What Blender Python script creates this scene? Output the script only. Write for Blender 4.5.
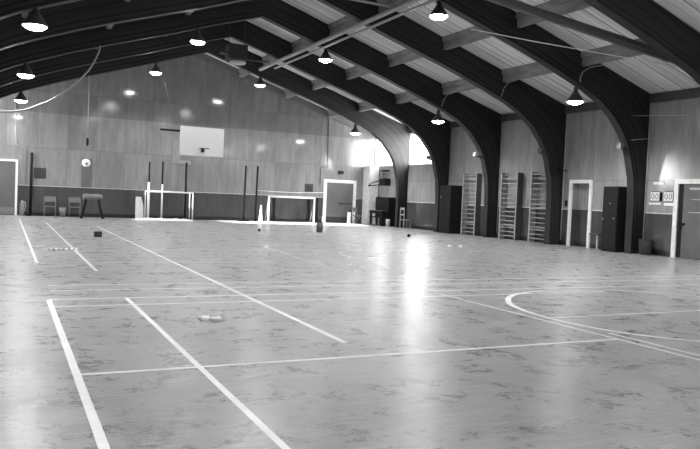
import bpy, bmesh, math, random
from mathutils import Vector, Matrix
random.seed(7)
for o in list(bpy.data.objects): bpy.data.objects.remove(o)
S = bpy.context.scene
COL = S.collection

# ------------------------------------------------------------------ camera
cam_d = bpy.data.cameras.new('camera'); cam = bpy.data.objects.new('camera', cam_d); COL.objects.link(cam)
YAW, PITCH, ROLL, FPX, EYE = 4.50999464e-01, 3.72181713e-02, 4.15956164e-02, 713.957098, 1.35
cam_d.sensor_fit = 'HORIZONTAL'; cam_d.sensor_width = 36.0; cam_d.lens = 36.0 * FPX / 700.0
cam_d.clip_start = 0.05; cam_d.clip_end = 300
fw = Vector((math.sin(YAW) * math.cos(PITCH), math.cos(YAW) * math.cos(PITCH), -math.sin(PITCH)))
rt = Vector((math.cos(YAW), -math.sin(YAW), 0)); up = rt.cross(fw)
r2 = math.cos(ROLL) * rt + math.sin(ROLL) * up
u2 = -math.sin(ROLL) * rt + math.cos(ROLL) * up
m = Matrix.Identity(4)
for i in range(3):
    m[i][0], m[i][1], m[i][2] = r2[i], u2[i], -fw[i]
m[2][3] = EYE
cam.matrix_world = m
S.camera = cam

# ------------------------------------------------------------------ world, sun, exposure
S.view_settings.view_transform = 'Standard'; S.view_settings.look = 'None'
S.view_settings.gamma = 1.0; S.view_settings.exposure = 1.02
S.view_settings.use_curve_mapping = False
w = bpy.data.worlds.new('overcast'); S.world = w; w.use_nodes = True
w.node_tree.nodes['Background'].inputs[0].default_value = (1, 1, 1, 1)
w.node_tree.nodes['Background'].inputs[1].default_value = 5.0
LAMP_W = 470.0          # each hanging lamp
SKY_PORTAL_W = 220.0    # daylight just outside each window
def sky_area(name, loc, rot, sx, sy, watts):
    d = bpy.data.lights.new(name, 'AREA'); d.shape = 'RECTANGLE'; d.size = sx; d.size_y = sy; d.energy = watts
    o = bpy.data.objects.new(name, d); COL.objects.link(o); o.location = loc; o.rotation_euler = rot
    return o
sun_d = bpy.data.lights.new('low_sun', 'SUN'); sun_d.energy = 12.0; sun_d.angle = 0.01
sun = bpy.data.objects.new('low_sun', sun_d); COL.objects.link(sun)
sun.rotation_euler = Vector((-1.0, -0.02, 0.245)).to_track_quat('Z', 'Y').to_euler()   # shines from the left, low

# ------------------------------------------------------------------ materials
def nt(name):
    mt = bpy.data.materials.new(name); mt.use_nodes = True
    return mt, mt.node_tree.nodes, mt.node_tree.links, mt.node_tree.nodes['Principled BSDF']
def g3(v): return (v, v, v, 1)
def plain(name, v, rough=0.5, metal=0.0, var=0.12, scale=6.0, spec=0.5):
    mt, N, L, b = nt(name)
    b.inputs['Roughness'].default_value = rough; b.inputs['Metallic'].default_value = metal
    b.inputs['Specular IOR Level'].default_value = spec
    tc = N.new('ShaderNodeTexCoord'); no = N.new('ShaderNodeTexNoise'); no.inputs['Scale'].default_value = scale
    no.inputs['Detail'].default_value = 5
    cr = N.new('ShaderNodeValToRGB'); cr.color_ramp.elements[0].position = .3; cr.color_ramp.elements[1].position = .7
    cr.color_ramp.elements[0].color = g3(max(0, v * (1 - var))); cr.color_ramp.elements[1].color = g3(min(1, v * (1 + var)))
    L.new(tc.outputs['Object'], no.inputs['Vector']); L.new(no.outputs['Fac'], cr.inputs['Fac'])
    L.new(cr.outputs['Color'], b.inputs['Base Color'])
    return mt
def mathn(N, L, op, a, b=None, c=None):
    n = N.new('ShaderNodeMath'); n.operation = op
    for i, v in enumerate((a, b, c)):
        if v is None: continue
        if isinstance(v, (int, float)): n.inputs[i].default_value = v
        else: L.new(v, n.inputs[i])
    return n.outputs[0]
def ramp(N, L, fac, stops):
    cr = N.new('ShaderNodeValToRGB'); e = cr.color_ramp.elements
    e[0].position, e[0].color = stops[0][0], g3(stops[0][1]); e[1].position, e[1].color = stops[-1][0], g3(stops[-1][1])
    for p, v in stops[1:-1]:
        x = e.new(p); x.color = g3(v)
    L.new(fac, cr.inputs['Fac']); return cr.outputs['Color']
def mixc(N, L, fac, a, b, mode='MIX'):
    n = N.new('ShaderNodeMix'); n.data_type = 'RGBA'; n.blend_type = mode
    for sock, v in ((n.inputs[0], fac), (n.inputs[6], a), (n.inputs[7], b)):
        if isinstance(v, (int, float)): sock.default_value = v if sock.type == 'VALUE' else g3(v)
        else: L.new(v, sock)
    return n.outputs[2]

def wall_mat(name, axis, upper, lower, dado=1.3, panel=1.22, seam_z=2.98, rough=0.11, top_z=None):
    """two-tone painted plywood panels; axis = which world axis runs along the wall"""
    mt, N, L, b = nt(name)
    tc = N.new('ShaderNodeTexCoord'); sp = N.new('ShaderNodeSeparateXYZ'); L.new(tc.outputs['Object'], sp.inputs[0])
    u = sp.outputs[axis]; z = sp.outputs[2]
    ui = mathn(N, L, 'FLOOR', mathn(N, L, 'DIVIDE', u, panel))
    zi = mathn(N, L, 'FLOOR', mathn(N, L, 'DIVIDE', mathn(N, L, 'SUBTRACT', z, seam_z), 2.44))
    cb = N.new('ShaderNodeCombineXYZ'); L.new(ui, cb.inputs[0]); L.new(zi, cb.inputs[1])
    wn = N.new('ShaderNodeTexWhiteNoise'); wn.noise_dimensions = '2D'; L.new(cb.outputs[0], wn.inputs['Vector'])
    tone = ramp(N, L, wn.outputs['Value'], [(0, .88), (1, 1.08)])
    # wood figure / smears
    mp = N.new('ShaderNodeMapping'); mp.inputs['Scale'].default_value = (3.0, 3.0, .55); L.new(tc.outputs['Object'], mp.inputs[0])
    no = N.new('ShaderNodeTexNoise'); no.inputs['Scale'].default_value = 1.6; no.inputs['Detail'].default_value = 9; no.inputs['Roughness'].default_value = .65
    L.new(mp.outputs[0], no.inputs['Vector'])
    fig = ramp(N, L, no.outputs['Fac'], [(.3, .80), (.7, 1.2)])
    # seams
    fu = mathn(N, L, 'ABSOLUTE', mathn(N, L, 'SUBTRACT', mathn(N, L, 'FRACT', mathn(N, L, 'DIVIDE', u, panel)), .5))
    su = mathn(N, L, 'GREATER_THAN', fu, .5 - .008)
    fz = mathn(N, L, 'ABSOLUTE', mathn(N, L, 'SUBTRACT', mathn(N, L, 'FRACT', mathn(N, L, 'DIVIDE', mathn(N, L, 'SUBTRACT', z, seam_z), 2.44)), .5))
    sz = mathn(N, L, 'GREATER_THAN', fz, .5 - .004)
    seam = mathn(N, L, 'MAXIMUM', su, sz)
    upc = mixc(N, L, 1.0, mixc(N, L, 1.0, upper, tone, 'MULTIPLY'), fig, 'MULTIPLY')
    upc = mixc(N, L, seam, upc, upper * .72)
    if top_z:      # boards above top_z take a darker tone
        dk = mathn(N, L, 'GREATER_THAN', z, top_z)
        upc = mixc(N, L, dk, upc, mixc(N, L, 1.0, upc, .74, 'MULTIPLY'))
    loc = mixc(N, L, 1.0, lower, fig, 'MULTIPLY')
    isup = mathn(N, L, 'GREATER_THAN', z, dado)
    L.new(mixc(N, L, isup, loc, upc), b.inputs['Base Color'])
    rr = mathn(N, L, 'ADD', mathn(N, L, 'MULTIPLY', no.outputs['Fac'], .07), rough - .03)
    L.new(rr, b.inputs['Roughness'])
    b.inputs['Specular IOR Level'].default_value = .5
    return mt

def floor_mat():
    mt, N, L, b = nt('asphalt_tile_floor')
    tc = N.new('ShaderNodeTexCoord')
    br = N.new('ShaderNodeTexBrick'); br.offset = 0; br.inputs['Scale'].default_value = 1.0
    br.inputs['Brick Width'].default_value = .305; br.inputs['Row Height'].default_value = .305
    br.inputs['Mortar Size'].default_value = .002; br.inputs['Color1'].default_value = g3(.88); br.inputs['Color2'].default_value = g3(1.1)
    br.inputs['Mortar'].default_value = g3(.8); L.new(tc.outputs['Object'], br.inputs['Vector'])
    n1 = N.new('ShaderNodeTexNoise'); n1.inputs['Scale'].default_value = .45; n1.inputs['Detail'].default_value = 6; L.new(tc.outputs['Object'], n1.inputs['Vector'])
    n2 = N.new('ShaderNodeTexNoise'); n2.inputs['Scale'].default_value = 2.6; n2.inputs['Detail'].default_value = 15; n2.inputs['Roughness'].default_value = .84
    n2.inputs['Distortion'].default_value = .3; L.new(tc.outputs['Object'], n2.inputs['Vector'])
    big = ramp(N, L, n1.outputs['Fac'], [(.3, .88), (.7, 1.1)])
    fine = ramp(N, L, n2.outputs['Fac'], [(.38, .84), (.5, 1.0), (.6, 1.2)])
    c = mixc(N, L, 1.0, br.outputs['Color'], big, 'MULTIPLY'); c = mixc(N, L, 1.0, c, fine, 'MULTIPLY')
    c = mixc(N, L, 1.0, FLOOR_V, c, 'MULTIPLY')
    # scuffs: short scratches in two directions
    for ang, sc in ((.6, 1), (2.1, 1.3), (1.3, .8)):
        mp = N.new('ShaderNodeMapping'); mp.inputs['Rotation'].default_value = (0, 0, ang); mp.inputs['Scale'].default_value = (2.6 * sc, 44 * sc, 1)
        L.new(tc.outputs['Object'], mp.inputs[0])
        ns = N.new('ShaderNodeTexNoise'); ns.inputs['Scale'].default_value = 1; ns.inputs['Detail'].default_value = 3; L.new(mp.outputs[0], ns.inputs['Vector'])
        fac = ramp(N, L, ns.outputs['Fac'], [(.58, 0), (.67, .6)])
        c = mixc(N, L, fac, c, FLOOR_V * 1.75)
    L.new(c, b.inputs['Base Color'])
    rr = ramp(N, L, n2.outputs['Fac'], [(.4, .24), (.6, .37)])
    L.new(rr, b.inputs['Roughness'])
    b.inputs['Specular IOR Level'].default_value = .55
    bp = N.new('ShaderNodeBump'); bp.inputs['Strength'].default_value = .12; bp.inputs['Distance'].default_value = .004
    L.new(n1.outputs['Fac'], bp.inputs['Height']); L.new(bp.outputs[0], b.inputs['Normal'])
    return mt

def ceiling_mat():
    mt, N, L, b = nt('painted_roof_boards')
    tc = N.new('ShaderNodeTexCoord'); sp = N.new('ShaderNodeSeparateXYZ'); L.new(tc.outputs['Object'], sp.inputs[0])
    y = mathn(N, L, 'SUBTRACT', sp.outputs[1], 15.9)
    def groove(p, wd):
        f = mathn(N, L, 'ABSOLUTE', mathn(N, L, 'SUBTRACT', mathn(N, L, 'FRACT', mathn(N, L, 'DIVIDE', y, p)), .5))
        return mathn(N, L, 'GREATER_THAN', f, .5 - wd)
    gi = mathn(N, L, 'FLOOR', mathn(N, L, 'DIVIDE', y, .153))
    wn = N.new('ShaderNodeTexWhiteNoise'); wn.noise_dimensions = '1D'; L.new(gi, wn.inputs['W'])
    tone = ramp(N, L, wn.outputs['Value'], [(0, .8), (1, 1.12)])
    mp = N.new('ShaderNodeMapping'); mp.inputs['Scale'].default_value = (.4, 9, .4); L.new(tc.outputs['Object'], mp.inputs[0])
    no = N.new('ShaderNodeTexNoise'); no.inputs['Scale'].default_value = 2; no.inputs['Detail'].default_value = 6; L.new(mp.outputs[0], no.inputs['Vector'])
    fig = ramp(N, L, no.outputs['Fac'], [(.3, .82), (.7, 1.12)])
    c = mixc(N, L, 1.0, mixc(N, L, 1.0, CEIL_V, tone, 'MULTIPLY'), fig, 'MULTIPLY')
    c = mixc(N, L, groove(.612, .035), c, CEIL_V * .25)
    c = mixc(N, L, groove(.153, .03), c, CEIL_V * .62)
    L.new(c, b.inputs['Base Color']); b.inputs['Roughness'].default_value = .6
    return mt

def glulam_mat(name, v):
    mt, N, L, b = nt(name)
    tc = N.new('ShaderNodeTexCoord'); sp = N.new('ShaderNodeSeparateXYZ'); L.new(tc.outputs['UV'], sp.inputs[0])
    k = mathn(N, L, 'MULTIPLY', sp.outputs[1], 1 / .04)
    f = mathn(N, L, 'ABSOLUTE', mathn(N, L, 'SUBTRACT', mathn(N, L, 'FRACT', k), .5))
    line = mathn(N, L, 'GREATER_THAN', f, .42)
    wn = N.new('ShaderNodeTexWhiteNoise'); wn.noise_dimensions = '1D'; L.new(mathn(N, L, 'FLOOR', k), wn.inputs['W'])
    tone = ramp(N, L, wn.outputs['Value'], [(0, .5), (1, 1.9)])
    mp = N.new('ShaderNodeMapping'); mp.inputs['Scale'].default_value = (1.2, 40, 1); L.new(tc.outputs['UV'], mp.inputs[0])
    no = N.new('ShaderNodeTexNoise'); no.inputs['Scale'].default_value = 1; no.inputs['Detail'].default_value = 5; L.new(mp.outputs[0], no.inputs['Vector'])
    fig = ramp(N, L, no.outputs['Fac'], [(.3, .7), (.7, 1.3)])
    c = mixc(N, L, 1.0, mixc(N, L, 1.0, v, tone, 'MULTIPLY'), fig, 'MULTIPLY')
    c = mixc(N, L, line, c, v * .5)
    L.new(c, b.inputs['Base Color']); b.inputs['Roughness'].default_value = .45; b.inputs['Specular IOR Level'].default_value = .22
    return mt
def emit(name, s):
    mt, N, L, b = nt(name); b.inputs['Base Color'].default_value = g3(.8)
    b.inputs['Emission Color'].default_value = g3(1); b.inputs['Emission Strength'].default_value = s
    return mt
def pane_mat():
    mt, N, L, b = nt('window_glass'); N.remove(b)
    tr = N.new('ShaderNodeBsdfTransparent'); gl = N.new('ShaderNodeBsdfGlossy'); gl.inputs['Roughness'].default_value = .05
    mx = N.new('ShaderNodeMixShader'); tr.inputs[0].default_value = g3(.92)
    mx.inputs[0].default_value = .06; L.new(tr.outputs[0], mx.inputs[1]); L.new(gl.outputs[0], mx.inputs[2])
    L.new(mx.outputs[0], N['Material Output'].inputs[0]); return mt

FLOOR_V, CEIL_V = .27, .80
M = dict(
    floor=floor_mat(), ceil=ceiling_mat(),
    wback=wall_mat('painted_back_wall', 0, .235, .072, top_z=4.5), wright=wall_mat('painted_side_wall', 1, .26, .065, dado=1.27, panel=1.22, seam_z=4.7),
    arch=glulam_mat('laminated_arch_timber', .021), purlin=plain('purlin_timber', .24, .5, var=.3),
    plate=plain('dark_timber', .05, .5), base=plain('black_baseboard', .012, .4),
    white=plain('white_gloss_paint', .75, .35), line=plain('court_line_paint', .85, .35, var=.12, scale=3),
    faint=plain('worn_court_line_paint', .82, .35, var=.12, scale=4),
    door=plain('grey_door_paint', .12, .35, scale=2), ddoor=plain('dark_door_paint', .014, .5, spec=.2),
    black=plain('black_paint', .010, .55, spec=.15), dark=plain('dark_grey_metal', .04, .45, spec=.3), grey=plain('mid_grey_metal', .2, .4),
    pale=plain('pale_grey_metal', .5, .35), wood=plain('pale_varnished_wood', .30, .4, var=.2), dwood=plain('dark_wood', .06, .35, var=.25),
    shade=plain('dark_enamel', .04, .35), glow=emit('lamp_glow', 40.0), glass=pane_mat(),
    chrome=plain('polished_metal', .6, .2, metal=1.0), leather=plain('worn_leather', .16, .45, var=.3, scale=14),
    plaster=plain('whitewashed_brick', .55, .8, var=.16, scale=9), net=plain('white_netting', .75, .8, scale=20),
    board=plain('white_backboard', .93, .35, var=.02), galv=plain('galvanised_pipe', .34, .4, metal=.0, var=.1), ink=plain('black_print', .01, .5),
    chairm=plain('chair_metal', .17, .4),
    vent=plain('dark_vent', .045, .5), patch=plain('darker_wall_panel', .13, .35),
)

# ------------------------------------------------------------------ mesh helpers
class MB:
    def __init__(s): s.bm = bmesh.new(); s.uv = s.bm.loops.layers.uv.new('UVMap')
    def box(s, x0, x1, y0, y1, z0, z1, bev=0):
        vs = [s.bm.verts.new((x, y, z)) for z in (z0, z1) for y in (y0, y1) for x in (x0, x1)]
        for f in ((0, 2, 3, 1), (4, 5, 7, 6), (0, 1, 5, 4), (2, 6, 7, 3), (0, 4, 6, 2), (1, 3, 7, 5)):
            s.bm.faces.new([vs[i] for i in f])
        if bev:
            es = set(e for v in vs for e in v.link_edges)
            bmesh.ops.bevel(s.bm, geom=list(es), offset=bev, segments=2, affect='EDGES', clamp_overlap=True)
        return s
    def bar(s, a, b, wx, wy=None, r=0):
        """square bar from a to b"""
        a, b = Vector(a), Vector(b); wy = wy or wx; d = (b - a).normalized()
        h = Vector((0, 0, 1)) if abs(d.z) < .9 else Vector((0, 1, 0))
        u = d.cross(h).normalized(); v = u.cross(d)
        q = [(-1, -1), (1, -1), (1, 1), (-1, 1)]
        A = [s.bm.verts.new(a + u * i * wx / 2 + v * j * wy / 2) for i, j in q]
        B = [s.bm.verts.new(b + u * i * wx / 2 + v * j * wy / 2) for i, j in q]
        s.bm.faces.new(A[::-1]); s.bm.faces.new(B)
        for i in range(4): s.bm.faces.new([A[i], A[(i + 1) % 4], B[(i + 1) % 4], B[i]])
        return s
    def tube(s, pts, r, n=8, r1=None):
        pts = [Vector(p) for p in pts]; rings = []
        t0 = (pts[1] - pts[0]).normalized(); h = Vector((0, 0, 1)) if abs(t0.z) < .9 else Vector((1, 0, 0))
        u = t0.cross(h).normalized()
        for i, p in enumerate(pts):
            if i == 0: t = pts[1] - p
            elif i == len(pts) - 1: t = p - pts[i - 1]
            else: t = (pts[i + 1] - p).normalized() + (p - pts[i - 1]).normalized()
            t.normalize(); u = (u - t * u.dot(t)).normalized(); v = t.cross(u)
            rr = r if r1 is None else r + (r1 - r) * i / (len(pts) - 1)
            rings.append([s.bm.verts.new(p + (u * math.cos(2 * math.pi * k / n) + v * math.sin(2 * math.pi * k / n)) * rr) for k in range(n)])
        s.bm.faces.new(rings[0][::-1]); s.bm.faces.new(rings[-1])
        for a, b in zip(rings, rings[1:]):
            for k in range(n):
                f = s.bm.faces.new([a[k], a[(k + 1) % n], b[(k + 1) % n], b[k]]); f.smooth = True
        return s
    def lathe(s, prof, c=(0, 0, 0), n=24, cap0=True, cap1=True):
        c = Vector(c); rings = []
        for r, z in prof:
            rings.append([s.bm.verts.new(c + Vector((r * math.cos(2 * math.pi * k / n), r * math.sin(2 * math.pi * k / n), z))) for k in range(n)])
        for a, b in zip(rings, rings[1:]):
            for k in range(n):
                f = s.bm.faces.new([a[k], a[(k + 1) % n], b[(k + 1) % n], b[k]]); f.smooth = True
        if cap0: s.bm.faces.new(rings[0][::-1])
        if cap1: s.bm.faces.new(rings[-1])
        return s
    def ribbon(s, pts, wd, z=.0025, th=.002):
        """flat painted stripe along pts in the floor plane"""
        pts = [Vector((p[0], p[1], 0)) for p in pts]; L_, R_ = [], []
        for i, p in enumerate(pts):
            t = (pts[min(i + 1, len(pts) - 1)] - pts[max(i - 1, 0)]).normalized(); nrm = Vector((-t.y, t.x, 0)) * wd / 2
            L_.append(p + nrm); R_.append(p - nrm)
        for i in range(len(pts) - 1):
            vs = [s.bm.verts.new((q.x, q.y, z)) for q in (R_[i], R_[i + 1], L_[i + 1], L_[i])]
            s.bm.faces.new(vs)
        return s
    def build(s, name, mat, parent=None, loc=None):
        me = bpy.data.meshes.new(name); bmesh.ops.recalc_face_normals(s.bm, faces=s.bm.faces); s.bm.to_mesh(me); s.bm.free()
        me.materials.append(M[mat] if isinstance(mat, str) else mat)
        o = bpy.data.objects.new(name, me); COL.objects.link(o)
        if parent: o.parent = parent
        if loc: o.location = loc
        return o
def tag(o, label, cat, group=None, kind=None):
    o['label'] = label; o['category'] = cat
    if group: o['group'] = group
    if kind: o['kind'] = kind
    return o
def thing(name, loc, label, cat, group=None, rz=0):
    o = bpy.data.objects.new(name, None); COL.objects.link(o); o.location = loc; o.rotation_euler = (0, 0, rz)
    o.empty_display_size = .1
    return tag(o, label, cat, group)
def struct(o, label=None, cat=None):
    o['kind'] = 'structure'
    if label: o['label'] = label
    if cat: o['category'] = cat
    return o
def dup(root, loc, label, rz=None):
    c = root.copy(); COL.objects.link(c); c.location = loc; c['label'] = label
    if rz is not None: c.rotation_euler = (0, 0, rz)
    for ch in list(root.children):
        d = ch.copy(); COL.objects.link(d); d.parent = c
        for g in ch.children:
            e = g.copy(); COL.objects.link(e); e.parent = d
    return c

# ------------------------------------------------------------------ the room shell
XL, XR, YB, YF = -2.44, 17.78, 34.05, -7.0
RX, EAVE, SL = 7.67, 4.905, .322
def ceil_z(x): return EAVE + SL * (XR - RX - abs(x - RX))
RZ = ceil_z(RX)
ARCH_Y = [34.05 - 3.65 * k for k in range(1, 12)]          # near faces: 30.4, 26.75 ...
ARCH_Y = [30.4, 26.82, 23.2, 19.55, 15.9, 12.25, 8.6, 4.95, 1.3, -2.35]
AT = .26

fl = MB().box(XL - .3, XR + .9, YF - .3, YB + .3, -.2, 0).build('floor', 'floor')
struct(fl, 'glossy grey tiled gym floor with white painted court lines', 'floor')

# painted lines (parts of the floor)
ln = MB(); ft = MB()
ln.ribbon([(.49, 2.5), (.49, 9.05)], .058); ln.ribbon([(1.375, 2.0), (1.375, 9.1)], .048)
ln.ribbon([(2.88, 5.94), (2.88, 26.0)], .06)
ft.ribbon([(.52, 13.4), (.52, 30.8)], .055); ft.ribbon([(1.355, 12.1), (1.355, 28.2)], .055)
ln.ribbon([(.49, 5.39), (5.72, 5.39)], .05, .0035)
ft.ribbon([(.49, 8.53), (8.8, 8.57)], .055, .0035); ft.ribbon([(.49, 9.08), (14.2, 9.08)], .06, .0035)
ft.ribbon([(.55, 9.86), (14.8, 9.86)], .055); ft.ribbon([(.55, 10.38), (15.4, 10.38)], .055)
ft.ribbon([(1.4, 13.5), (9.5, 13.5)], .045)
ft.ribbon([(2.95, 16.4), (12.2, 16.5)], .045)
ln.ribbon([(5.75, 1.5), (5.75, 8.78)], .045, .003); ln.ribbon([(5.93, 1.5), (5.93, 5.7)], .05, .003)
ln.ribbon([(5.95, 6.65), (12.0, 6.72)], .045, .0035)
cp = [(8.1, 8.80), (7.74, 8.80), (7.1, 8.62), (6.72, 8.36), (6.42, 8.04), (6.17, 7.66), (6.02, 7.24), (5.95, 6.8), (5.935, 6.4), (6.03, 5.85), (6.25, 5.42), (6.57, 5.07), (7.0, 4.8), (7.6, 4.68)]
circ = []
for a, b_, c_, d_ in zip(cp, cp[1:], cp[2:], cp[3:]):
    for k in range(5):
        t_ = k / 5
        circ.append(tuple(.5 * (2 * b_[q] + (c_[q] - a[q]) * t_ + (2 * a[q] - 5 * b_[q] + 4 * c_[q] - d_[q]) * t_ ** 2 + (3 * b_[q] - a[q] - 3 * c_[q] + d_[q]) * t_ ** 3) for q in (0, 1)))
ln.ribbon(circ, .08, .0045)
ft.ribbon([(7.7, 8.77), (8.4, 8.72), (9.2, 8.62), (9.7, 8.3), (10.05, 7.8)], .045, .0045)
ft.ribbon([(5.66, 12.6), (5.72, 14.2), (5.98, 16.3)], .03)
ft.ribbon([(5.98, 16.3), (5.98, 17.0), (6.1, 17.6), (6.35, 18.0), (6.64, 18.25), (7.1, 18.5), (7.7, 18.55), (8.4, 18.35)], .055, .0035)
ln.build('court_lines', 'line', fl); ft.build('worn_court_lines', 'faint', fl)

# ceiling: two sloping slabs
def slab(xa, za, xb, zb, t=.2):
    b = MB(); q = []
    for y in (YF - .3, YB + .3):
        q.append([b.bm.verts.new((xa, y, za)), b.bm.verts.new((xb, y, zb)), b.bm.verts.new((xb, y, zb + t)), b.bm.verts.new((xa, y, za + t))])
    b.bm.faces.new(q[0]); b.bm.faces.new(q[1][::-1])
    for i in range(4): b.bm.faces.new([q[0][i], q[1][i], q[1][(i + 1) % 4], q[0][(i + 1) % 4]])
    return b
cb = slab(XR + .3, EAVE - .3 * SL, RX, RZ)
c2 = slab(RX, RZ, XL - .3, EAVE - .3 * SL)
me_tmp = bpy.data.meshes.new('t'); c2.bm.to_mesh(me_tmp); cb.bm.from_mesh(me_tmp)
ce = cb.build('ceiling', 'ceil'); struct(ce, 'gabled ceiling of painted boards above the laminated arches', 'ceiling')

# back wall with gable
b = MB()
vs = [b.bm.verts.new(p) for p in [(XL - .3, YB, -.0), (XR + .3, YB, 0), (XR + .3, YB, EAVE), (RX, YB, RZ + .05), (XL - .3, YB, EAVE)]]
vs2 = [b.bm.verts.new((v.co.x, YB + .25, v.co.z)) for v in vs]
b.bm.faces.new(vs); b.bm.faces.new(vs2[::-1])
for i in range(5): b.bm.faces.new([vs[i], vs2[i], vs2[(i + 1) % 5], vs[(i + 1) % 5]])
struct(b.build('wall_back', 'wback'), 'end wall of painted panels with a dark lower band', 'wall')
b = MB()
vs = [b.bm.verts.new(p) for p in [(XL - .3, YF, -.0), (XR + .3, YF, 0), (XR + .3, YF, EAVE), (RX, YF, RZ + .05), (XL - .3, YF, EAVE)]]
vs2 = [b.bm.verts.new((v.co.x, YF - .25, v.co.z)) for v in vs]
b.bm.faces.new(vs); b.bm.faces.new(vs2[::-1])
for i in range(5): b.bm.faces.new([vs[i], vs2[i], vs2[(i + 1) % 5], vs[(i + 1) % 5]])
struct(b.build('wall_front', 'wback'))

# side walls, boxes around the openings
def side_wall(name, x0, x1, wins, doors, mat):
    b = MB(); z = 0
    ys = sorted(set([YF, YB] + [v for w_ in wins + doors for v in w_[:2]]))
    for a, c in zip(ys, ys[1:]):
        mid = (a + c) / 2; segs = [(0, EAVE)]
        for (p, q, z0, z1) in wins + doors:
            if p < mid < q:
                segs = [(s0, s1) for s0, s1 in ((0, z0), (z1, EAVE)) if s1 > s0 + .001]
        for s0, s1 in segs: b.box(x0, x1, a, c, s0, s1)
    return struct(b.build(name, mat))
WZ0, WZ1 = 3.06, 4.62
RW = [(27.1, 30.38, WZ0, WZ1), (30.68, 34.0, WZ0, WZ1)]
LW = [(31.05, 33.95, WZ0, WZ1)] + [(y + AT + .05, y + 3.6, WZ0, WZ1) for y in (1.3, -2.35)]  # last two are unseen windows behind the camera, added to brighten the room
RD = [(18.23, 19.04, 0, 2.18)]
o = side_wall('wall_right', XR, XR + .25, RW + [(y + AT + .05, y + 3.6, WZ0, WZ1) for y in (4.95, 1.3, -2.35)], RD, 'wright'); o['label'] = 'long side wall of painted panels between the arch feet'  # unseen openings near the camera, added to let in sky light
side_wall('wall_left', XL - .25, XL, LW, [], 'wright')
# niche behind the right-hand opening
b = MB(); b.box(XR + .25, XR + .33, 18.0, 19.2, 0, 2.4)
struct(b.build('wall_passage', 'wright'))
struct(MB().box(XR + .235, XR + .25, 18.24, 19.03, 0, .14).build('baseboard_passage', 'base'))

def window(n, x, y0, y1, out):
    f = MB(); fx0, fx1 = (x + .08, x + .16) if out > 0 else (x - .16, x - .08)
    f.box(fx0, fx1, y0, y1, WZ0, WZ0 + .06); f.box(fx0, fx1, y0, y1, WZ1 - .06, WZ1)
    for k in range(4):
        yy = y0 + (y1 - y0 - .05) * k / 3; f.box(fx0, fx1, yy, yy + .05, WZ0 + .06, WZ1 - .06)
    fo = struct(f.build('window_%d' % n, 'white'), 'bright strip window high between the arches', 'window')
    p = MB(); xm = (fx0 + fx1) / 2
    for k in range(3):
        ya = y0 + (y1 - y0 - .05) * k / 3 + .05; yb = y0 + (y1 - y0 - .05) * (k + 1) / 3
        p.box(xm - .003, xm + .003, ya, yb, WZ0 + .06, WZ1 - .06)
    p.build('pane', 'glass', fo)
n = 1
for (a, c, _, _) in RW: window(n, XR, a, c, 1); n += 1
for (a, c, _, _) in LW: window(n, XL, a, c, -1); n += 1
for i, (a, c, _, _) in enumerate(RW):
    sky_area('daylight_right', (XR + .35, (a + c) / 2, (WZ0 + WZ1) / 2), (0, math.radians(90), 0), WZ1 - WZ0, c - a, SKY_PORTAL_W * (1.0 if i == 0 else .5))
for i, (a, c, _, _) in enumerate(LW):
    sky_area('daylight_left', (XL - .35, (a + c) / 2, (WZ0 + WZ1) / 2), (0, math.radians(-90), 0), WZ1 - WZ0, c - a, SKY_PORTAL_W * (.35 if i else 1.0))

# trims: dado rails, baseboards, wall plates
struct(MB().box(.52, 14.86, YB - .02, YB, 1.3, 1.325).box(16.74, 16.9, YB - .02, YB, 1.3, 1.325).build('trim_1', 'pale'))
struct(MB().box(.52, 14.86, YB - .025, YB, 0, .16).box(16.74, XR, YB - .025, YB, 0, .16).box(XL, -.63, YB - .025, YB, 0, .16).build('baseboard_back', 'base'))
b = MB(); bb = MB(); pl = MB()
edges = sorted(ARCH_Y)
for k in range(len(edges)):
    a = edges[k] + AT; c = edges[k + 1] if k + 1 < len(edges) else YB - .03
    cuts = [(a, c)]
    for (p, q) in ((18.10, 19.18), (13.42, 14.79)):
        nc = []
        for (s0, s1) in cuts:
            if p > s0 and q < s1: nc += [(s0, p), (q, s1)]
            else: nc.append((s0, s1))
        cuts = nc
    for s0, s1 in cuts:
        b.box(XR - .02, XR, s0, s1, 1.255, 1.29); bb.box(XR - .025, XR, s0, s1, 0, .16)
    pl.box(XR - .10, XR, a, c, 4.63, EAVE - .01)
struct(b.build('trim_2', 'pale')); struct(bb.build('baseboard_right', 'base')); struct(pl.build('trim_3', 'plate'))
b = MB()
for s in (1, -1):
    xe = XR - .02 if s > 0 else XL + .02
    b.bar((xe, YB - .06, ceil_z(xe) - .17), (RX, YB - .06, RZ - .17), .10, .30)
struct(b.build('trim_4', 'patch'))

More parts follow.
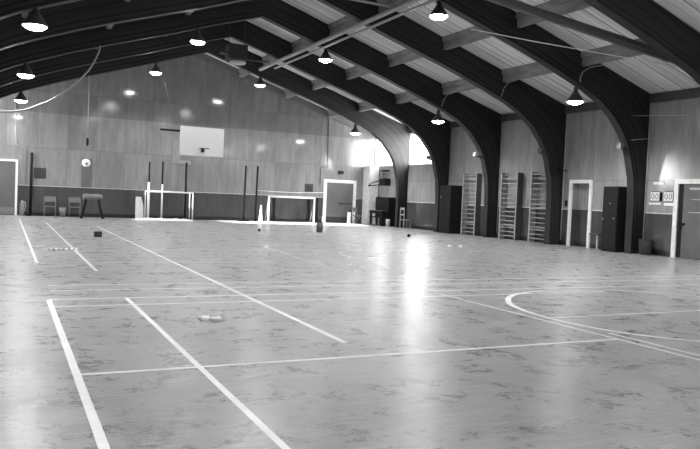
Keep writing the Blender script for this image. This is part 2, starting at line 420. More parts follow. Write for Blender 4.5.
# ------------------------------------------------------------------ laminated arches
INTR = [(17.28, 0), (17.28, .8), (17.28, 1.6), (17.23, 2.3), (17.05, 2.97), (16.92, 3.3), (16.72, 3.62), (16.32, 4.08), (15.75, 4.5), (15.2, 4.78), (14.7, 4.98),
        (13.75, 5.34), (12.6, 5.73), (11.5, 6.08), (10.6, 6.36), (9.4, 6.78), (RX, 7.32)]
def extr(i):
    x, z = INTR[i]
    if z <= 3.3: return (XR, z * 1.15)
    tab = {6: (XR, 4.3), 7: (XR, EAVE), 8: (17.0, 0), 9: (16.1, 0), 10: (15.3, 0)}
    if i in tab:
        X, Z = tab[i]
        return (X, Z if Z else ceil_z(X))
    X = x + .22 * (x - RX) / 6.0
    return (X, ceil_z(X))
def make_arch():
    b = MB(); pairs = [(INTR[i], extr(i)) for i in range(len(INTR))]
    pairs = pairs + [((2 * RX - p[0][0], p[0][1]), (2 * RX - p[1][0], p[1][1])) for p in pairs[-2::-1]]
    lp = 0; prev = None; S_ = 5
    for (i0, e0), (i1, e1) in zip(pairs, pairs[1:]):
        dl = math.hypot(i1[0] - i0[0], i1[1] - i0[1])
        w0 = math.hypot(i0[0] - e0[0], i0[1] - e0[1]); w1 = math.hypot(i1[0] - e1[0], i1[1] - e1[1])
        for k, y in enumerate((0, AT)):
            q = [b.bm.verts.new((i0[0], y, i0[1])), b.bm.verts.new((e0[0], y, e0[1])), b.bm.verts.new((e1[0], y, e1[1])), b.bm.verts.new((i1[0], y, i1[1]))]
            f = b.bm.faces.new(q if k else q[::-1])
            uv = dict(zip([v.index for v in q], []))
            mp = {q[0]: (lp, 0), q[1]: (lp, w0), q[2]: (lp + dl, w1), q[3]: (lp + dl, 0)}
            for l in f.loops: l[b.uv].uv = mp[l.vert]
        for (p0, p1) in ((i0, i1), (e0, e1)):
            q = [b.bm.verts.new((p0[0], 0, p0[1])), b.bm.verts.new((p1[0], 0, p1[1])), b.bm.verts.new((p1[0], AT, p1[1])), b.bm.verts.new((p0[0], AT, p0[1]))]
            f = b.bm.faces.new(q); mp = {q[0]: (lp, .01), q[1]: (lp + dl, .01), q[2]: (lp + dl, .03), q[3]: (lp, .03)}
            for l in f.loops: l[b.uv].uv = mp[l.vert]
        lp += dl
    bmesh.ops.remove_doubles(b.bm, verts=b.bm.verts, dist=1e-4)
    return b
a0 = make_arch().build('roof_arch', 'arch')
ordn = ['nearest the back wall', 'second from the back wall', 'third from the back wall, left of middle wall bars', 'fourth from the back wall, foot left of the open doorway',
        'fifth from the back wall, with its foot beside the wastebasket', 'crossing the top right corner of the view', 'first beyond the view', 'second beyond the view', 'third beyond the view', 'last beyond the view']
arches = []
for i, y in enumerate(ARCH_Y):
    o = a0 if i == 0 else a0.copy()
    if i: COL.objects.link(o)
    o.location = (0, y, 0)
    tag(o, 'dark laminated timber roof arch, ' + ordn[i], 'arch', 'laminated roof arches')

# purlins
b = MB(); SEG = 3.36
b.box(-.07, .07, 0, 1, -.36, -.12); b.box(-.13, .13, 0, 1, -.12, .045)
p0 = b.build('ceiling_purlin', 'purlin')
pm = p0.data; first = True
bays = [('between back wall and first arch', 30.66, 34.0), ('between first and second arches', 27.08, 30.4), ('between second and third arches', 23.46, 26.82),
        ('between third and fourth arches', 19.81, 23.2), ('between fourth and fifth arches', 16.16, 19.55), ('between fifth and sixth arches', 12.51, 15.9)]
rows = [('lowest on the right slope', 15.0), ('middle on the right slope', 12.6), ('highest on the right slope', 10.2), ('highest on the left slope', 5.14), ('middle on the left slope', 2.74), ('lowest on the left slope', .34)]
for bn, ya, yb in bays:
    for rn, x in rows:
        o = p0 if first else p0.copy()
        if not first: COL.objects.link(o)
        first = False
        o.location = (x, ya, ceil_z(x)); o.scale = (1, yb - ya, 1)
        tag(o, 'roof purlin %s, %s' % (bn.replace('from the back', '').replace('  ', ' ').strip(), rn), 'purlin', 'roof purlins')

# ------------------------------------------------------------------ hanging lamps
def make_lamp(hang):
    t = thing('pendant_lamp', (0, 0, 0), '', 'lamp', 'hanging gym lamps')
    s = MB(); s.lathe([(.245, 0), (.25, .03), (.225, .07), (.17, .15), (.10, .25), (.065, .31), (.06, .42), (.03, .45)], cap0=False); s.lathe([(.24, .005), (.215, .07), (.16, .145), (.09, .24)], cap0=False)
    s.build('lamp_shade', 'shade', t)
    MB().lathe([(.02, -.075), (.10, -.068), (.17, -.045), (.215, -.01), (.222, .03), (.20, .06)], cap1=True).build('bulb', 'glow', t)
    MB().tube([(0, 0, .44), (0, 0, hang)], .014).build('stem', 'dark', t)
    return t
def lamp_light(loc):
    d = bpy.data.lights.new('lamp_light', 'SPOT'); d.energy = LAMP_W; d.spot_size = math.radians(150); d.spot_blend = .55; d.shadow_soft_size = .2
    o = bpy.data.objects.new('lamp_light', d); COL.objects.link(o); o.location = (loc[0], loc[1], loc[2] - .06)
LX = [(.47, 4.54, 'far left row, '), (5.53, 6.20, 'second row from the left, '), (10.08, 6.17, 'second row from the right, '), (14.87, 4.41, 'far right row, ')]
LY = [(30.55, 'the farthest'), (23.35, 'the middle one'), (16.03, 'the nearest')]
protoA, protoB = None, None
def arch_under(x):
    x = RX + abs(x - RX)
    for (a, c) in zip(INTR, INTR[1:]):
        if c[0] <= x <= a[0]: return a[1] + (c[1] - a[1]) * (x - a[0]) / (c[0] - a[0] + 1e-9)
for (x, z, rn) in LX:
    for (y, yn) in LY + [(8.73, None)]:
        zz = z + (.0 if x > 5 else .02)
        h = arch_under(x) - zz
        o = make_lamp(h + .01); o.location = (x, y, zz)
        o['label'] = 'dark conical hanging gym lamp in the %s%s' % (rn, yn) if yn else 'dark conical hanging gym lamp outside the view'
        lamp_light((x, y, zz))

# ------------------------------------------------------------------ doors
def door_frame_back(n, x0, x1, z1, fw_, label):
    f = MB().box(x0, x0 + fw_, YB - .09, YB, 0, z1).box(x1 - fw_, x1, YB - .09, YB, 0, z1).box(x0 + fw_, x1 - fw_, YB - .09, YB, z1 - fw_, z1)
    fo = struct(f.build('door_%d' % n, 'white'), label, 'door'); return fo
d1 = door_frame_back(1, -.66, .47, 2.40, .09, 'grey door in white frame at the left of the end wall')
MB().box(-.57, .38, YB - .05, YB, .01, 2.31).build('door_leaf', 'door', d1)
MB().box(-.53, .34, YB - .056, YB - .05, .06, .34).build('kick_plate', 'grey', d1)
d2 = door_frame_back(2, 14.87, 16.73, 2.27, .16, 'wide grey door in white frame at the right of the end wall')
MB().box(15.03, 16.57, YB - .05, YB, .01, 2.11).build('door_leaf', 'door', d2)
MB().box(15.75, 16.5, YB - .10, YB - .06, 1.0, 1.06).build('push_bar', 'dark', d2)
MB().box(15.05, 16.55, YB - .058, YB - .05, .03, .33).build('kick_plate', 'dark', d2)
f = MB().box(XR - .05, XR, 18.10, 18.23, 0, 2.30).box(XR - .05, XR, 19.04, 19.18, 0, 2.30).box(XR - .05, XR, 18.23, 19.04, 2.18, 2.30)
struct(f.build('door_3', 'white'), 'open white-framed doorway in the side wall', 'door')
f = MB().box(XR - .09, XR, 14.65, 14.79, 0, 2.30).box(XR - .09, XR, 13.42, 13.55, 0, 2.30).box(XR - .09, XR, 13.55, 14.65, 2.16, 2.30)
d4 = struct(f.build('door_4', 'white'), 'grey door in white frame at the right edge', 'door')
MB().box(XR - .03, XR, 13.55, 14.65, .01, 2.16).build('door_leaf', 'door', d4)
MB().box(XR - .036, XR - .03, 14.50, 14.65, .01, 2.16).build('door_stile', 'ddoor', d4)
MB().box(XR - .10, XR - .03, 14.40, 14.60, .96, 1.02).build('handle', 'black', d4)
MB().box(XR - .036, XR - .03, 13.70, 14.30, 1.99, 2.05).box(XR - .036, XR - .03, 13.70, 14.22, 1.70, 1.72).box(XR - .036, XR - .03, 13.70, 14.30, 1.33, 1.35).build('glazing_bars', 'pale', d4)

# dark freestanding door-like cupboard by the arch
t = thing('tall_cupboard', (17.44, 16.78, 0), 'tall dark wooden cupboard between the open doorway and an arch foot', 'cupboard')
MB().box(-.33, .33, -.44, .18, 0, 2.05, .01).build('body', 'ddoor', t)
MB().box(-.35, -.33, -.42, .16, .06, 2.0).build('door', 'ddoor', t)
MB().box(-.375, -.35, .08, .13, 1.0, 1.05).build('knob', 'chrome', t)
MB().box(-.36, -.35, -.34, -.28, 1.03, 1.07).build('latch', 'grey', t); MB().box(-.36, -.35, -.16, -.11, 1.5, 1.54).build('latch', 'grey', t)
# black cabinet
t = thing('metal_locker', (17.46, 26.05, 0), 'tall black metal cabinet standing beside the leftmost wall bars', 'cabinet')
MB().box(-.31, .31, -.43, .43, 0, 2.07, .012).build('body', 'black', t)
MB().box(-.33, -.31, -.41, -.005, .08, 2.02).build('door', 'black', t); MB().box(-.33, -.31, .005, .41, .08, 2.02).build('door', 'black', t)
MB().box(-.355, -.33, .30, .34, 1.5, 1.62).build('handle', 'grey', t)

# ------------------------------------------------------------------ wall bars
def wall_bars(loc, wd, label):
    t = thing('wall_bars', loc, label, 'wall bars', 'wooden wall bars')
    for s in (0, wd):
        MB().box(-.26, 0, s - .02, s + .02, 0, 2.58, .004).build('upright', 'dwood' if s == 0 else 'wood', t)  # near upright is darker: shade on its unlit side put into the colour
        MB().box(-.285, -.26, s - .035, s + .035, 0, 2.58, .004).build('upright_face', 'wood', t)
    zs = [.14, .30, .46, .56, .72, .90, 1.08, 1.24, 1.40, 1.58, 1.76, 1.96, 2.16, 2.36, 2.50]
    for z in zs: MB().tube([(-.25, .02, z), (-.25, wd - .02, z)], .021, 8).build('rung', 'wood', t)
    for z in (.5, 2.3): MB().box(-.10, -.05, .02, wd - .02, z, z + .09).build('back_rail', 'wood', t)
    return t
wall_bars((XR, 24.36, 0), .92, 'pale wooden wall bars right beside the black cabinet')
wall_bars((XR, 21.74, 0), .95, 'pale wooden wall bars between two arch feet, the middle of three')
wall_bars((XR, 20.0, 0), .92, 'pale wooden wall bars partly hidden behind an arch foot, rightmost of three')

# ------------------------------------------------------------------ scoreboards, signs, vents
def digits(mb, s, y0, z0, hgt, x):
    seg = {'0': 'abcdef', '9': 'abcdfg'}
    return
def ring(mb, y, z, ry, rz_, x, th=.026):
    pts = [(x, y + ry * math.cos(a), z + rz_ * math.sin(a)) for a in [2 * math.pi * k / 16 for k in range(17)]]
    for a, c in zip(pts, pts[1:]): mb.bar(a, c, th, .006)
for i, (yc, lb) in enumerate([(15.49, 'left-hand white score card reading 00 on the side wall'), (15.01, 'right-hand white score card reading 00 beside the white door frame')]):
    t = thing('score_card', (XR, yc, 1.655), lb, 'scoreboard', 'score cards on the side wall')
    MB().box(-.05, 0, -.17, .17, 0, .26).build('board', 'white', t)
    MB().box(-.07, 0, -.215, -.17, -.01, .25).build('side_bracket', 'black', t)
    dg = MB()
    for dy in (-.075, .075): ring(dg, dy, .125, .045, .085, -.053, .034)
    dg.build('digits', 'ink', t)
    for k in range(5): MB().box(-.052, -.02, -.13 + k * .065, -.115 + k * .065, .26, .285).build('binding_ring', 'black', t)
tag(MB().box(XR - .012, XR, 15.23, 15.61, 2.14, 2.22).build('wall_label', 'white'), 'narrow white label strip above the score cards', 'sign')
tag(MB().box(XR - .03, XR, 15.29, 15.73, 1.53, 1.59).build('score_shelf', 'white'), 'thin white strip under the left-hand score card', 'sign')
tag(MB().box(XR - .03, XR, 14.84, 15.18, 1.51, 1.59).build('score_shelf', 'white'), 'thin white strip under the right-hand score card', 'sign')
tag(MB().box(15.68, 15.97, YB - .06, YB, 2.58, 2.74).build('exit_sign', 'ddoor'), 'small dark sign box above the wide grey door', 'sign')
for (x0, x1, z0, z1, lb) in ((1.10, 1.60, 1.63, 2.10, 'dark square wall vent above the folding chairs'), (13.83, 14.28, 1.58, 1.98, 'dark square wall vent left of the wide grey door')):
    t = thing('wall_vent', ((x0 + x1) / 2, YB, z0), lb, 'vent', 'square wall vents')
    hw = (x1 - x0) / 2; hh = z1 - z0
    MB().box(-hw, hw, -.02, 0, 0, hh).build('plate', 'vent', t)
    s = MB()
    for k in range(7): s.box(-hw + .03, hw - .03, -.03, -.02, .04 + k * (hh - .08) / 7, .06 + k * (hh - .08) / 7)
    s.build('louvres', 'dark', t)
tag(MB().box(3.05, 3.50, YB - .012, YB, 1.34, 2.62).build('wall_panel', 'patch'), 'narrow darker panel on the end wall under the hanging rope', 'panel')
t = thing('wall_bell', (3.24, YB - .012, 2.42), 'round white bell on the darker wall panel above the dark band', 'bell')
d = MB().lathe([(.17, 0), (.18, .03), (.15, .07), (.07, .10), (.02, .105)], n=24).build('dome', 'white', t); d.rotation_euler = (math.radians(90), 0, 0)
MB().box(-.05, .05, -.13, -.09, -.06, .02).build('striker', 'dark', t)
# small fittings on arch inner faces
for y, k in ((26.82, 'second'), (23.2, 'third'), (19.55, 'fourth'), (15.9, 'fifth')):
    t = thing('flood_lamp', ({'second': 16.78, 'third': 16.70, 'fourth': 16.74, 'fifth': 16.79}[k], y + .1, 3.26), 'small box fitting on the inner face of the %s arch from the back wall' % k, 'fitting', 'box fittings on the arches')
    MB().box(-.12, .02, -.07, .10, -.07, .09, .012).build('housing', 'pale' if k == 'third' else 'grey', t)
    MB().box(-.02, .40, -.03, .03, -.10, -.04).build('bracket', 'dark', t)
tag(MB().tube([(XR - .01, 19.38, 2.62), (XR - .40, 19.38, 2.62)], .02).box(XR - .55, XR - .36, 19.32, 19.44, 2.56, 2.68).build('wall_bracket', 'black'), 'short black bracket above and left of the open doorway', 'bracket')
tag(MB().box(XR - .04, XR, 19.28, 19.36, 1.38, 1.58).build('light_switch', 'black'), 'small dark switch box left of the open doorway', 'switch')

# conduits and cables
def pipe(name, pts, r, mat, lb, cat='pipe', grp=None, n=8):
    return tag(MB().tube(pts, r, n).build(name, mat), lb, cat, grp)
pipe('conduit', [(.33, YB - .025, 4.8), (.39, YB - .025, 3.03), (.74, YB - .025, 2.97), (.78, YB - .025, 1.37)], .02, 'galv', 'thin conduit stepping down the end wall beside the left door')
pipe('conduit', [(15.0, YB - .02, 5.6), (15.05, YB - .02, 2.91), (14.65, YB - .02, 2.87), (14.66, YB - .02, 2.0)], .015, 'dark', 'thin dark conduit on the end wall left of the wide door')
for y, lb in ((15.905, 'beside the score cards'), (19.53, 'beside the open doorway'), (23.18, 'beside the middle wall bars')):
    pipe('conduit', [(XR - .03, y - .03, .17), (XR - .03, y - .03, 4.62)], .016, 'pale', 'thin pale conduit running up the wall corner ' + lb)
y = 15.86
pipe('conduit', [(14.87, y, 4.95), (14.86, y, 5.08), (14.94, y, 5.26), (15.2, y, 5.42), (15.7, y, 5.55), (16.12, y, 5.30 + .0)][:5], .011, 'pale', 'pale conduit curving up from the right lamp of the fifth arch')
y = 23.16
pipe('conduit', [(14.87, y, 4.95), (14.95, y, 5.2), (15.1, y, 5.42), (15.5, y, 5.58)], .011, 'pale', 'pale conduit curving up from the right lamp of the third arch')
y = 19.51
pipe('conduit', [(14.87, y, 4.93), (14.95, y, 5.2), (15.1, y, 5.42), (15.5, y, 5.56)], .011, 'pale', 'pale conduit curving up the fourth arch, without a lamp')
pipe('overhead_pipe', [(9.54, 29.0, 6.59), (9.54, 15.6, 6.59)], .07, 'galv', 'long pale overhead pipe, the thicker of the parallel pair', n=12)
pipe('overhead_pipe', [(9.70, 27.6, 6.45), (9.70, 15.6, 6.45)], .04, 'galv', 'long pale overhead pipe, the thinner of the parallel pair', n=12)
pipe('overhead_pipe', [(9.54, 15.52, 6.59), (9.75, 14.92, 6.73), (10.93, 14.44, 6.38), (15.15, 12.75, 5.19)], .085, 'patch', 'grey overhead pipe slanting across to the top right, upper one', n=12)
pipe('overhead_pipe', [(9.8, 14.75, 6.54), (10.93, 14.28, 6.20), (15.05, 12.66, 5.03)], .05, 'patch', 'grey overhead pipe slanting across to the top right, lower one', n=12)
pipe('overhead_pipe', [(8.0, 17.6, 6.70), (9.5, 17.6, 6.69)], .035, 'galv', 'short pale branch pipe joining the overhead pipes')
pipe('cable', [(8.75, 12.62, 5.0), (10.5, 12.68, 4.985), (12.56, 12.75, 4.99), (17.1, 12.9, 5.02)], .011, 'white', 'thin white cable strung across the top right', 'cable')
pipe('cable', [(16.9, 15.85, 4.17), (17.75, 14.2, 4.12)], .006, 'pale', 'upper thin wire on the right wall panels', 'cable')
pipe('cable', [(17.0, 15.85, 3.45), (17.75, 15.5, 3.55)], .006, 'pale', 'lower thin wire on the right wall panels', 'cable')
# curved hose and hanging rope on the left
hs = [(3.31, 30.5, 7.02), (3.25, 30.5, 6.75), (3.11, 30.5, 6.40), (2.91, 30.5, 6.02), (2.6, 30.5, 5.62), (2.22, 30.5, 5.23), (1.8, 30.5, 4.87), (1.33, 30.5, 4.56), (.62, 30.5, 4.22), (.2, 30.5, 4.12), (-.24, 30.5, 4.08), (-1.2, 30.5, 4.05), (-2.4, 30.5, 4.3), (-3.2, 30.5, 4.9)]
hs = [(x * .757, 23.09, 1.35 + (z - 1.35) * .757) for x, _, z in hs]
pipe('slack_rope', hs, .026, 'galv', 'pale rope hanging in a long curve at the upper left', 'rope')
t = thing('climbing_rope', (2.93, 30.52, 5.95), 'straight hanging rope above the white bell', 'rope')
MB().tube([(0, 0, .0), (0, 0, -2.6)], .022).build('rope', 'galv', t)
MB().lathe([(.03, 0), (.055, .08), (.05, .25), (.03, .32)], (0, 0, -2.95), n=12).build('end_weight', 'black', t)

# unit heater at ridge
t = thing('unit_heater', (7.67, 26.2, 6.15), 'dark unit heater hanging from the roof ridge', 'heater')
MB().box(-.36, .36, -.3, .3, .18, .72, .02).build('housing', 'dark', t)
s = MB(); s.lathe([(.26, 0), (.30, .02), (.30, .09), (.26, .1)], n=24); o = s.build('fan_guard', 'pale', t); o.location = (.05, -.05, .02)
MB().box(-.6, -.36, -.2, .2, .35, .4).build('bracket', 'dark', t); MB().box(.36, 1.3, -.04, .04, .22, .27).build('flue', 'dark', t)
MB().tube([(-.3, 0, .75), (-.3, 0, ceil_z(7.37) - 6.15)], .015).tube([(.3, 0, .75), (.3, 0, ceil_z(7.97) - 6.15)], .015).build('hanger', 'dark', t)

# ------------------------------------------------------------------ basketball backboard
t = thing('basketball_backboard', (7.65, 30.85, 2.9), 'white rectangular basketball backboard hung in front of the end wall', 'backboard')
MB().box(-.96, .96, 0, .04, 0, 1.24, .006).build('board', 'board', t)
MB().tube([(.02 + .225 * math.cos(a), -.32 + .225 * math.sin(a), .31) for a in [2 * math.pi * k / 24 for k in range(25)]], .011).box(-.05, .09, -.10, 0, .16, .31).build('rim', 'dark', t)
MB().box(-1.78, -.3, .06, .14, .98, 1.06).box(-.3, .9, .05, .10, .5, .56).build('support_beam', 'black', t)
MB().tube([(-.6, .06, 1.0), (-.6, 3.14, 1.3)], .03).tube([(.6, .06, 1.0), (.6, 3.14, 1.3)], .03).build('wall_strut', 'grey', t)
MB().tube([(-.94, .02, 1.22), (-1.48, .1, 2.3), (-1.75, -.3, 3.0)], .005).tube([(.93, .02, 1.22), (.97, 0, 2.1), (1.0, -.3, 3.7)], .004).build('hanging_wire', 'grey', t)
tag(MB().box(7.03, 7.40, YB - .03, YB, 2.62, 4.4).box(7.40, 7.92, YB - .03, YB, 2.62, 2.8).build('mounting_board', plain('mounting_board_paint', .26, .3)), 'tall pale mounting board on the end wall behind the backboard', 'board')

# ------------------------------------------------------------------ poles along the end wall
def pole(x, y, z1, r, split, lb, plate=False, lean=0):
    r *= 1.3
    t = thing('net_pole', (x, y, 0), lb, 'pole', 'tall poles along the end wall')
    if split:
        MB().tube([(0, 0, split), (lean, 0, z1)], r).build('upper_pole', 'black', t); MB().tube([(0, 0, 0.0), (0, 0, split)], r * 1.05).build('lower_pole', 'white', t)
    else:
        MB().tube([(0, 0, .0), (lean, 0, z1)], r).build('pole_shaft', 'black', t)
    if plate: MB().lathe([(.28, 0), (.28, .03), (.10, .06), (.05, .12)], n=20).build('base_plate', 'black', t)
    return t
pole(5.92, 33.5, 2.6, .033, 1.69, 'black and white pole at the left end of the small goal')
pole(6.52, 33.5, 2.66, .03, 1.62, 'black and white pole rising inside the small goal')
pole(7.63, 33.6, 2.68, .038, 0, 'black pole at the right end of the left small goal')
pole(10.42, 33.4, 2.68, .035, 0, 'black pole with base plate standing between the two goals', True, .04)
pole(11.02, 33.4, 2.70, .038, 0, 'black pole standing behind a white cone', False, .04)
pole(1.0, 33.98, 2.74, .045, 0, 'black pole against the wall left of the folding chairs')
tag(MB().lathe([(.13, 0), (.10, .1), (.06, .5), (.03, .82)], (11.2, 33.1, 0), n=16).build('tall_cone', 'white'), 'slim white cone at the foot of a black pole', 'cone')
for x, lb in ((11.93, 'black net stand behind the left post of the right goal'), (13.80, 'black net stand behind the right post of the right goal'), (14.22, 'black net stand between the right goal and the wide door')):
    t = thing('net_stand', (x, 33.35, 0), lb, 'stand', 'short black net stands')
    MB().box(-.07, .07, -.05, .05, .05, 1.27).build('post', 'black', t); MB().box(-.16, .16, -.2, .2, 0, .06, .01).build('base_plate', 'black', t)
    MB().bar((-.13, 0, .05), (-.03, 0, .6), .04).bar((.13, 0, .05), (.03, 0, .6), .04).build('brace', 'black', t)
pipe('thin_cord', [(11.075, 33.34, 1.53), (12.0, 33.32, 1.50), (13.2, 33.34, 1.50), (14.80, 33.9, 1.56)], .013, 'white', 'white cord strung from a black pole to the wide door frame', 'cord')

# ------------------------------------------------------------------ goals
def goal(loc, wd, h, dp, lb, full, r=.028):
    t = thing('small_goal', loc, lb, 'goal', 'small white goals')
    for s in (0, wd): MB().tube([(s, 0, 0), (s, 0, h)], r).build('post', 'white', t)
    MB().tube([(-r * .8, 0, h), (wd + r * .8, 0, h)], r).build('crossbar', 'white', t)
    if full:
        for s in (0, wd): MB().tube([(s, dp, 0), (s, dp, h)], r * .8).build('rear_post', 'white', t)
        MB().tube([(0, dp, h), (wd, dp, h)], r * .6).tube([(0, 0, h), (0, dp, h)], r * .7).tube([(wd, 0, h), (wd, dp, h)], r * .7).build('top_frame', 'white', t)
    else:
        MB().tube([(0, 0, h), (0, dp, 0.03)], r * .4).tube([(wd, 0, h), (wd, dp, 0.03)], r * .4).build('stay', 'grey', t)
    MB().tube([(0, 0, .03), (0, dp, .03), (wd, dp, .03), (wd, 0, .03)], r * .6).build('ground_frame', 'white', t)
    return t
goal((5.76, 32.8, 0), 2.03, 1.27, .62, 'small white goal frame standing in front of two black and white poles', True)
goal((11.38, 32.5, 0), 2.36, 1.26, .5, 'small white goal frame beside the wastebasket near the wide door', False, .045)
b = MB(); nx = 40; top = []; bot = []
ys1 = [31.05 + .12 * math.sin(i * .9) + .07 * math.sin(i * 2.3) for i in range(nx + 1)]
for i in range(nx + 1):
    x = 9.0 + 7.7 * i / nx; ya = ys1[i] + (1.2 if i == 0 else .5 if i == 1 else 0) + (1.2 if i == nx else .35 if i == nx - 1 else 0)
    top.append([b.bm.verts.new((x, ya, .008)), b.bm.verts.new((x, 33.92, .008))]); bot.append([b.bm.verts.new((x, ya, 0.001)), b.bm.verts.new((x, 33.92, 0.001))])
for i in range(nx):
    b.bm.faces.new([top[i][0], top[i + 1][0], top[i + 1][1], top[i][1]])
    b.bm.faces.new([top[i][0], bot[i][0], bot[i + 1][0], top[i + 1][0]]); b.bm.faces.new([top[i][1], top[i + 1][1], bot[i + 1][1], bot[i][1]])
b.bm.faces.new([top[0][0], top[0][1], bot[0][1], bot[0][0]]); b.bm.faces.new([top[nx][0], bot[nx][0], bot[nx][1], top[nx][1]])
tag(b.build('floor_cloth', plain('white_cloth', .85, .95, var=.05, spec=.05)), 'white cloth spread on the floor along the end wall, under the right goal', 'cloth')
# heap of netting on the floor
def heap(name, x0, x1, y0, y1, hgt, mat, lb, cat, seed):
    random.seed(seed); b = MB(); nx, ny = 46, 9; g = {}
    for i in range(nx + 1):
        for j in range(ny + 1):
            u, v = i / nx, j / ny; e = min(1, 6 * min(u, 1 - u)) * math.sin(math.pi * v)
            z = .004 + hgt * e * (.45 + .55 * random.random())
            g[i, j] = b.bm.verts.new((x0 + (x1 - x0) * u, y0 + (y1 - y0) * v + .04 * random.uniform(-1, 1), z))
    for i in range(nx):
        for j in range(ny): b.bm.faces.new([g[i, j], g[i + 1, j], g[i + 1, j + 1], g[i, j + 1]])
    return tag(b.build(name, mat), lb, cat)
heap('netting_heap', 4.95, 7.78, 31.95, 32.6, .11, 'net', 'white netting bundled on the floor in front of the left goal', 'netting', 3)
t = thing('folded_board', (5.5, 33.7, 0), 'white folded board standing on the floor left of the small goal', 'board')
b = MB(); v = [(-.12, 0, 0), (.13, 0, 0), (.13, 0, .98), (-.12, 0, 1.0)]
b.box(-.12, .12, -.03, .03, 0, 1.0, .006).build('front_panel', 'white', t)
b = MB(); q = [b.bm.verts.new(p) for p in [(.13, .0, 0), (.27, .1, 0), (.24, .1, .62), (.13, 0, .97)]]; q2 = [b.bm.verts.new((p.co.x, p.co.y + .03, p.co.z)) for p in q]
b.bm.faces.new(q); b.bm.faces.new(q2[::-1])
for i in range(4): b.bm.faces.new([q[i], q2[i], q2[(i + 1) % 4], q[(i + 1) % 4]])
b.build('side_panel', 'white', t)

# ------------------------------------------------------------------ chairs, vaulting buck, bins
def folding_chair(loc, lb, rz=0, wd=.46):
    t = thing('folding_chair', loc, lb, 'chair', 'folding chairs by the end wall', rz)
    h = wd / 2
    for s in (-1, 1):
        MB().tube([(s * h, -.22, 0), (s * h, .08, .5), (s * h, .16, .84)], .014).build('front_leg', 'chairm', t)
        MB().tube([(s * (h - .03), .22, 0), (s * (h - .03), -.16, .43)], .013).build('rear_leg', 'chairm', t)
    MB().box(-h + .03, h - .03, -.2, .2, .42, .45, .01).build('seat', 'chairm', t)
    b = MB(); b.tube([(-h, .16, .82), (-h * .8, .17, .87), (h * .8, .17, .87), (h, .16, .82)], .014); b.box(-h + .01, h - .01, .135, .16, .64, .84, .01); b.build('backrest', 'chairm', t)
    MB().tube([(-h, -.15, .12), (h, -.15, .12)], .01).build('stretcher', 'dark', t)
    return t
folding_chair((1.76, 33.62, 0), 'metal folding chair left of the small grey bin by the end wall')
folding_chair((2.77, 33.62, 0), 'metal folding chair between the small grey bin and the leather vaulting buck')
folding_chair((16.5, 33.3, 0), 'metal folding chair right of the wide door, beside the whitewashed pillar', math.radians(35), .4)
def bin_(name, loc, r, h, mat, lb):
    t = thing(name, loc, lb, 'bin')
    MB().lathe([(r * .86, 0), (r, h), (r * .94, h), (r * .8, .03)], n=24, cap1=True).build('body', mat, t)
    MB().lathe([(r * 1.0, h - .02), (r * 1.05, h - .01), (r * 1.05, h + .01), (r * .96, h + .012)], n=24, cap0=False, cap1=False).build('rim', mat, t)
    return t
bin_('wastebasket', (2.27, 33.6, 0), .14, .42, 'grey', 'small grey wastebasket between the two folding chairs')
bin_('wastebasket', (10.76, 24.85, 0), .135, .38, plain('dull_bin_metal', .10, .35), 'dark round wastebasket out on the floor in front of the right goal')
t = bin_('ribbed_bin', (17.54, 15.58, 0), .19, .46, 'dark', 'dark ribbed round bin at the foot of the arch near the right door')
b = MB()
for k in range(20):
    a = 2 * math.pi * k / 20; b.bar((.165 * math.cos(a), .165 * math.sin(a), .02), (.19 * math.cos(a), .19 * math.sin(a), .44), .016)
b.build('ribs', 'vent', t)
bin_('small_bin', (17.12, 31.05, 0), .11, .36, 'pale', 'small pale bin in front of the piano')
t = thing('vaulting_buck', (3.37, 32.35, 0), 'leather vaulting buck on four splayed legs by the end wall', 'vaulting buck')
b = MB(); o = b.lathe([(.05, -.40), (.12, -.385), (.14, -.3), (.14, .3), (.12, .385), (.05, .40)], n=20).build('body', 'leather', t); o.rotation_euler = (0, math.radians(90), 0); o.location = (0, 0, .92)
for sx in (-1, 1):
    MB().box(sx * .2 - .05, sx * .2 + .05, -.08, .08, 1.04, 1.12, .03).build('pommel', 'dwood', t)
    for sy in (-1, 1):
        MB().bar((sx * .24, sy * .07, .82), (sx * .44, sy * .24, 0), .065, .05).build('leg', 'black', t)
t = thing('fire_extinguisher', (.66, 33.8, 0), 'fire extinguisher standing on the floor beside the left door', 'fire extinguisher')
MB().lathe([(.08, 0), (.095, .02), (.095, .48), (.06, .56), (.03, .58)], n=20).build('cylinder', 'grey', t)
MB().lathe([(.03, .58), (.035, .62), (.02, .66)], n=12).box(-.08, .04, -.015, .015, .62, .645).build('valve', 'chrome', t)
MB().tube([(.03, 0, .62), (.12, -.02, .58), (.14, -.03, .4), (.11, -.03, .2)], .013).build('hose', 'pale', t)
tag(MB().lathe([(.09, 0), (.09, .03), (.08, .08)], (.92, 33.75, 0), n=14).build('floor_weight', 'black'), 'small black weight on the floor right of the fire extinguisher', 'weight')

# corner by the back windows: pillar, piano, rack, chairs
struct(MB().box(17.15, 17.70, 33.3, 34.03, 0, 3.05).build('trim_5', 'plaster'), 'whitewashed brick pillar in the far right corner', 'pillar')
t = thing('upright_piano', (17.76, 31.3, 0), 'black upright piano in the far right corner beside the whitewashed pillar', 'piano')
MB().box(-.50, 0, 0, 1.42, 0, 1.46, .012).build('case', 'black', t)
MB().box(-.85, -.50, .03, 1.39, .62, .76, .01).build('keybed', 'black', t)
MB().box(-.84, -.52, .05, 1.37, .762, .775).build('key_lid', 'grey', t)
for yy in (.05, 1.27): MB().box(-.82, -.74, yy, yy + .1, .05, .62).box(-.82, -.5, yy, yy + .1, 0, .06).build('leg', 'black', t)
MB().box(-.505, -.50, .25, 1.17, .85, 1.25).build('front_panel', 'black', t)
t = thing('piano_stool', (16.62, 31.6, 0), 'low stool drawn up to the black piano', 'stool')
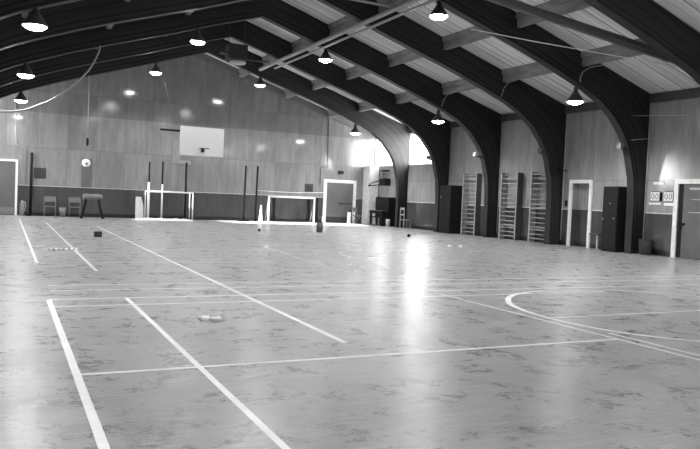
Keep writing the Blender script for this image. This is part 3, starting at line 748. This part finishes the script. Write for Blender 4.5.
MB().box(-.2, .2, -.2, .2, .44, .48, .01).build('seat', 'black', t)
for sx in (-1, 1):
    for sy in (-1, 1): MB().box(sx * .17 - .02, sx * .17 + .02, sy * .17 - .02, sy * .17 + .02, 0, .44).build('leg', 'grey', t)
t = thing('wall_rack', (XR, 32.4, 2.0), 'black metal rack with long arms high on the corner wall above the piano', 'rack')
MB().box(-.35, 0, -.25, .25, .05, .42).build('box', 'black', t)
MB().tube([(-.3, -.2, .4), (-.9, .1, .15), (-1.1, .1, .0)], .025).tube([(-.3, .2, .1), (-1.1, .1, 0)], .025).build('arm', 'black', t)
b = MB()
for yy in (-.2, -.05, .1, .22): b.tube([(-.2, yy, .4), (-.2, yy, .85)], .015)
b.box(-.3, -.1, -.25, .27, .78, .86).build('uprights', 'black', t)
t = thing('floor_stand', (16.0, 33.2, 0), 'pale round stand with dark top at the right jamb of the wide door', 'stand')
MB().lathe([(.12, 0), (.10, .03), (.09, .6), (.1, .62)], n=16).build('column', 'white', t); MB().lathe([(.11, .62), (.15, .65), (.15, .75), (.11, .77)], n=16).build('top', 'vent', t)
t = thing('wooden_chair', (17.35, 29.75, 0), 'plain wooden chair with tall back against the side wall under the window', 'chair')
MB().box(-.2, .2, -.2, .2, .38, .42, .01).build('seat', 'wood', t)
for sx in (-1, 1):
    for sy in (-1, 1): MB().box(sx * .18 - .015, sx * .18 + .015, sy * .18 - .015, sy * .18 + .015, 0, .38 if sx > 0 else 1.0).build('leg', 'wood', t)
MB().box(-.19, -.165, -.165, .165, .88, .98).box(-.19, -.165, -.165, .165, .62, .68).build('backrest', 'wood', t)
t = thing('wooden_stool', (17.42, 17.42, 0), 'small pale-legged stool half hidden behind the tall dark cupboard', 'stool')
MB().box(-.22, .22, -.2, .2, .48, .52, .01).build('seat', 'dwood', t)
for sx in (-1, 1):
    for sy in (-1, 1): MB().box(sx * .18 - .02, sx * .18 + .02, sy * .17 - .02, sy * .17 + .02, 0, .48).build('leg', 'pale', t)

# ------------------------------------------------------------------ small things on the floor
def shuttle(loc, rx, rz, lb, grp='shuttlecocks on the floor', up_=False, cork='white', sc=1.4):
    t = thing('shuttlecock', loc, lb, 'shuttlecock', grp)
    sk = MB().lathe([(.014, .0), (.024, .02), (.038, .065)], n=12, cap1=False).build('feathers', 'white', t)
    ck = MB().lathe([(.004, -.022), (.011, -.018), (.0135, -.008), (.013, .002)], n=12).build('cork', cork, t)
    if not up_: t.rotation_euler = (math.radians(90 + 17), 0, rz); t.location.z = .022 * sc
    else: t.rotation_euler = (math.radians(180), 0, 0); t.location.z = .066 * sc
    t.scale = (sc, sc, sc)
    return t
shuttle((1.86, 7.36, 0), 0, math.radians(70), 'white shuttlecock lying, left end of the three in the foreground')
shuttle((1.955, 7.24, 0), 0, math.radians(110), 'white shuttlecock lying in the middle of the three in the foreground')
shuttle((2.10, 7.35, 0), 0, 0, 'white shuttlecock standing on its feathers, right end of the three in the foreground', up_=True)
for i, x in enumerate((.84, .94, 1.04, 1.14, 1.24, 1.34)):
    shuttle((x, 15.9 + .06 * (i % 2) + .04 * i, 0), 0, math.radians(60 + 60 * (i % 2)), ['leftmost', 'second', 'third', 'fourth', 'fifth', 'rightmost'][i] + ' shuttlecock of the row lying near the left sideline', cork='dark', sc=1.15)
shuttle((12.0, 17.97, 0), 0, math.radians(40), 'left one of two white shuttlecocks in front of the black cabinet')
shuttle((12.42, 18.0, 0), 0, math.radians(120), 'right one of two white shuttlecocks in front of the black cabinet')
shuttle((4.3, 25.85, 0), 0, math.radians(80), 'lone shuttlecock on the floor in front of the left goal')
tag(MB().box(-.10, .10, -.08, .08, 0, .15, .01).build('small_box', 'dark', loc=(2.3, 20.5, 0)), 'small dark box lying beside the long white floor line', 'box')
tag(MB().lathe([(.01, 0), (.05, .02), (.065, .065), (.05, .11), (.01, .13)], n=16).build('ball', 'black', loc=(13.3, 22.5, 0)), 'small black ball on the floor left of the black cabinet', 'ball')
tag(MB().lathe([(.01, 0), (.04, .015), (.05, .05), (.04, .085), (.01, .1)], n=16).build('ball', 'black', loc=(8.32, 24.7, 0)), 'small black ball on the floor in front of the white cone', 'ball')
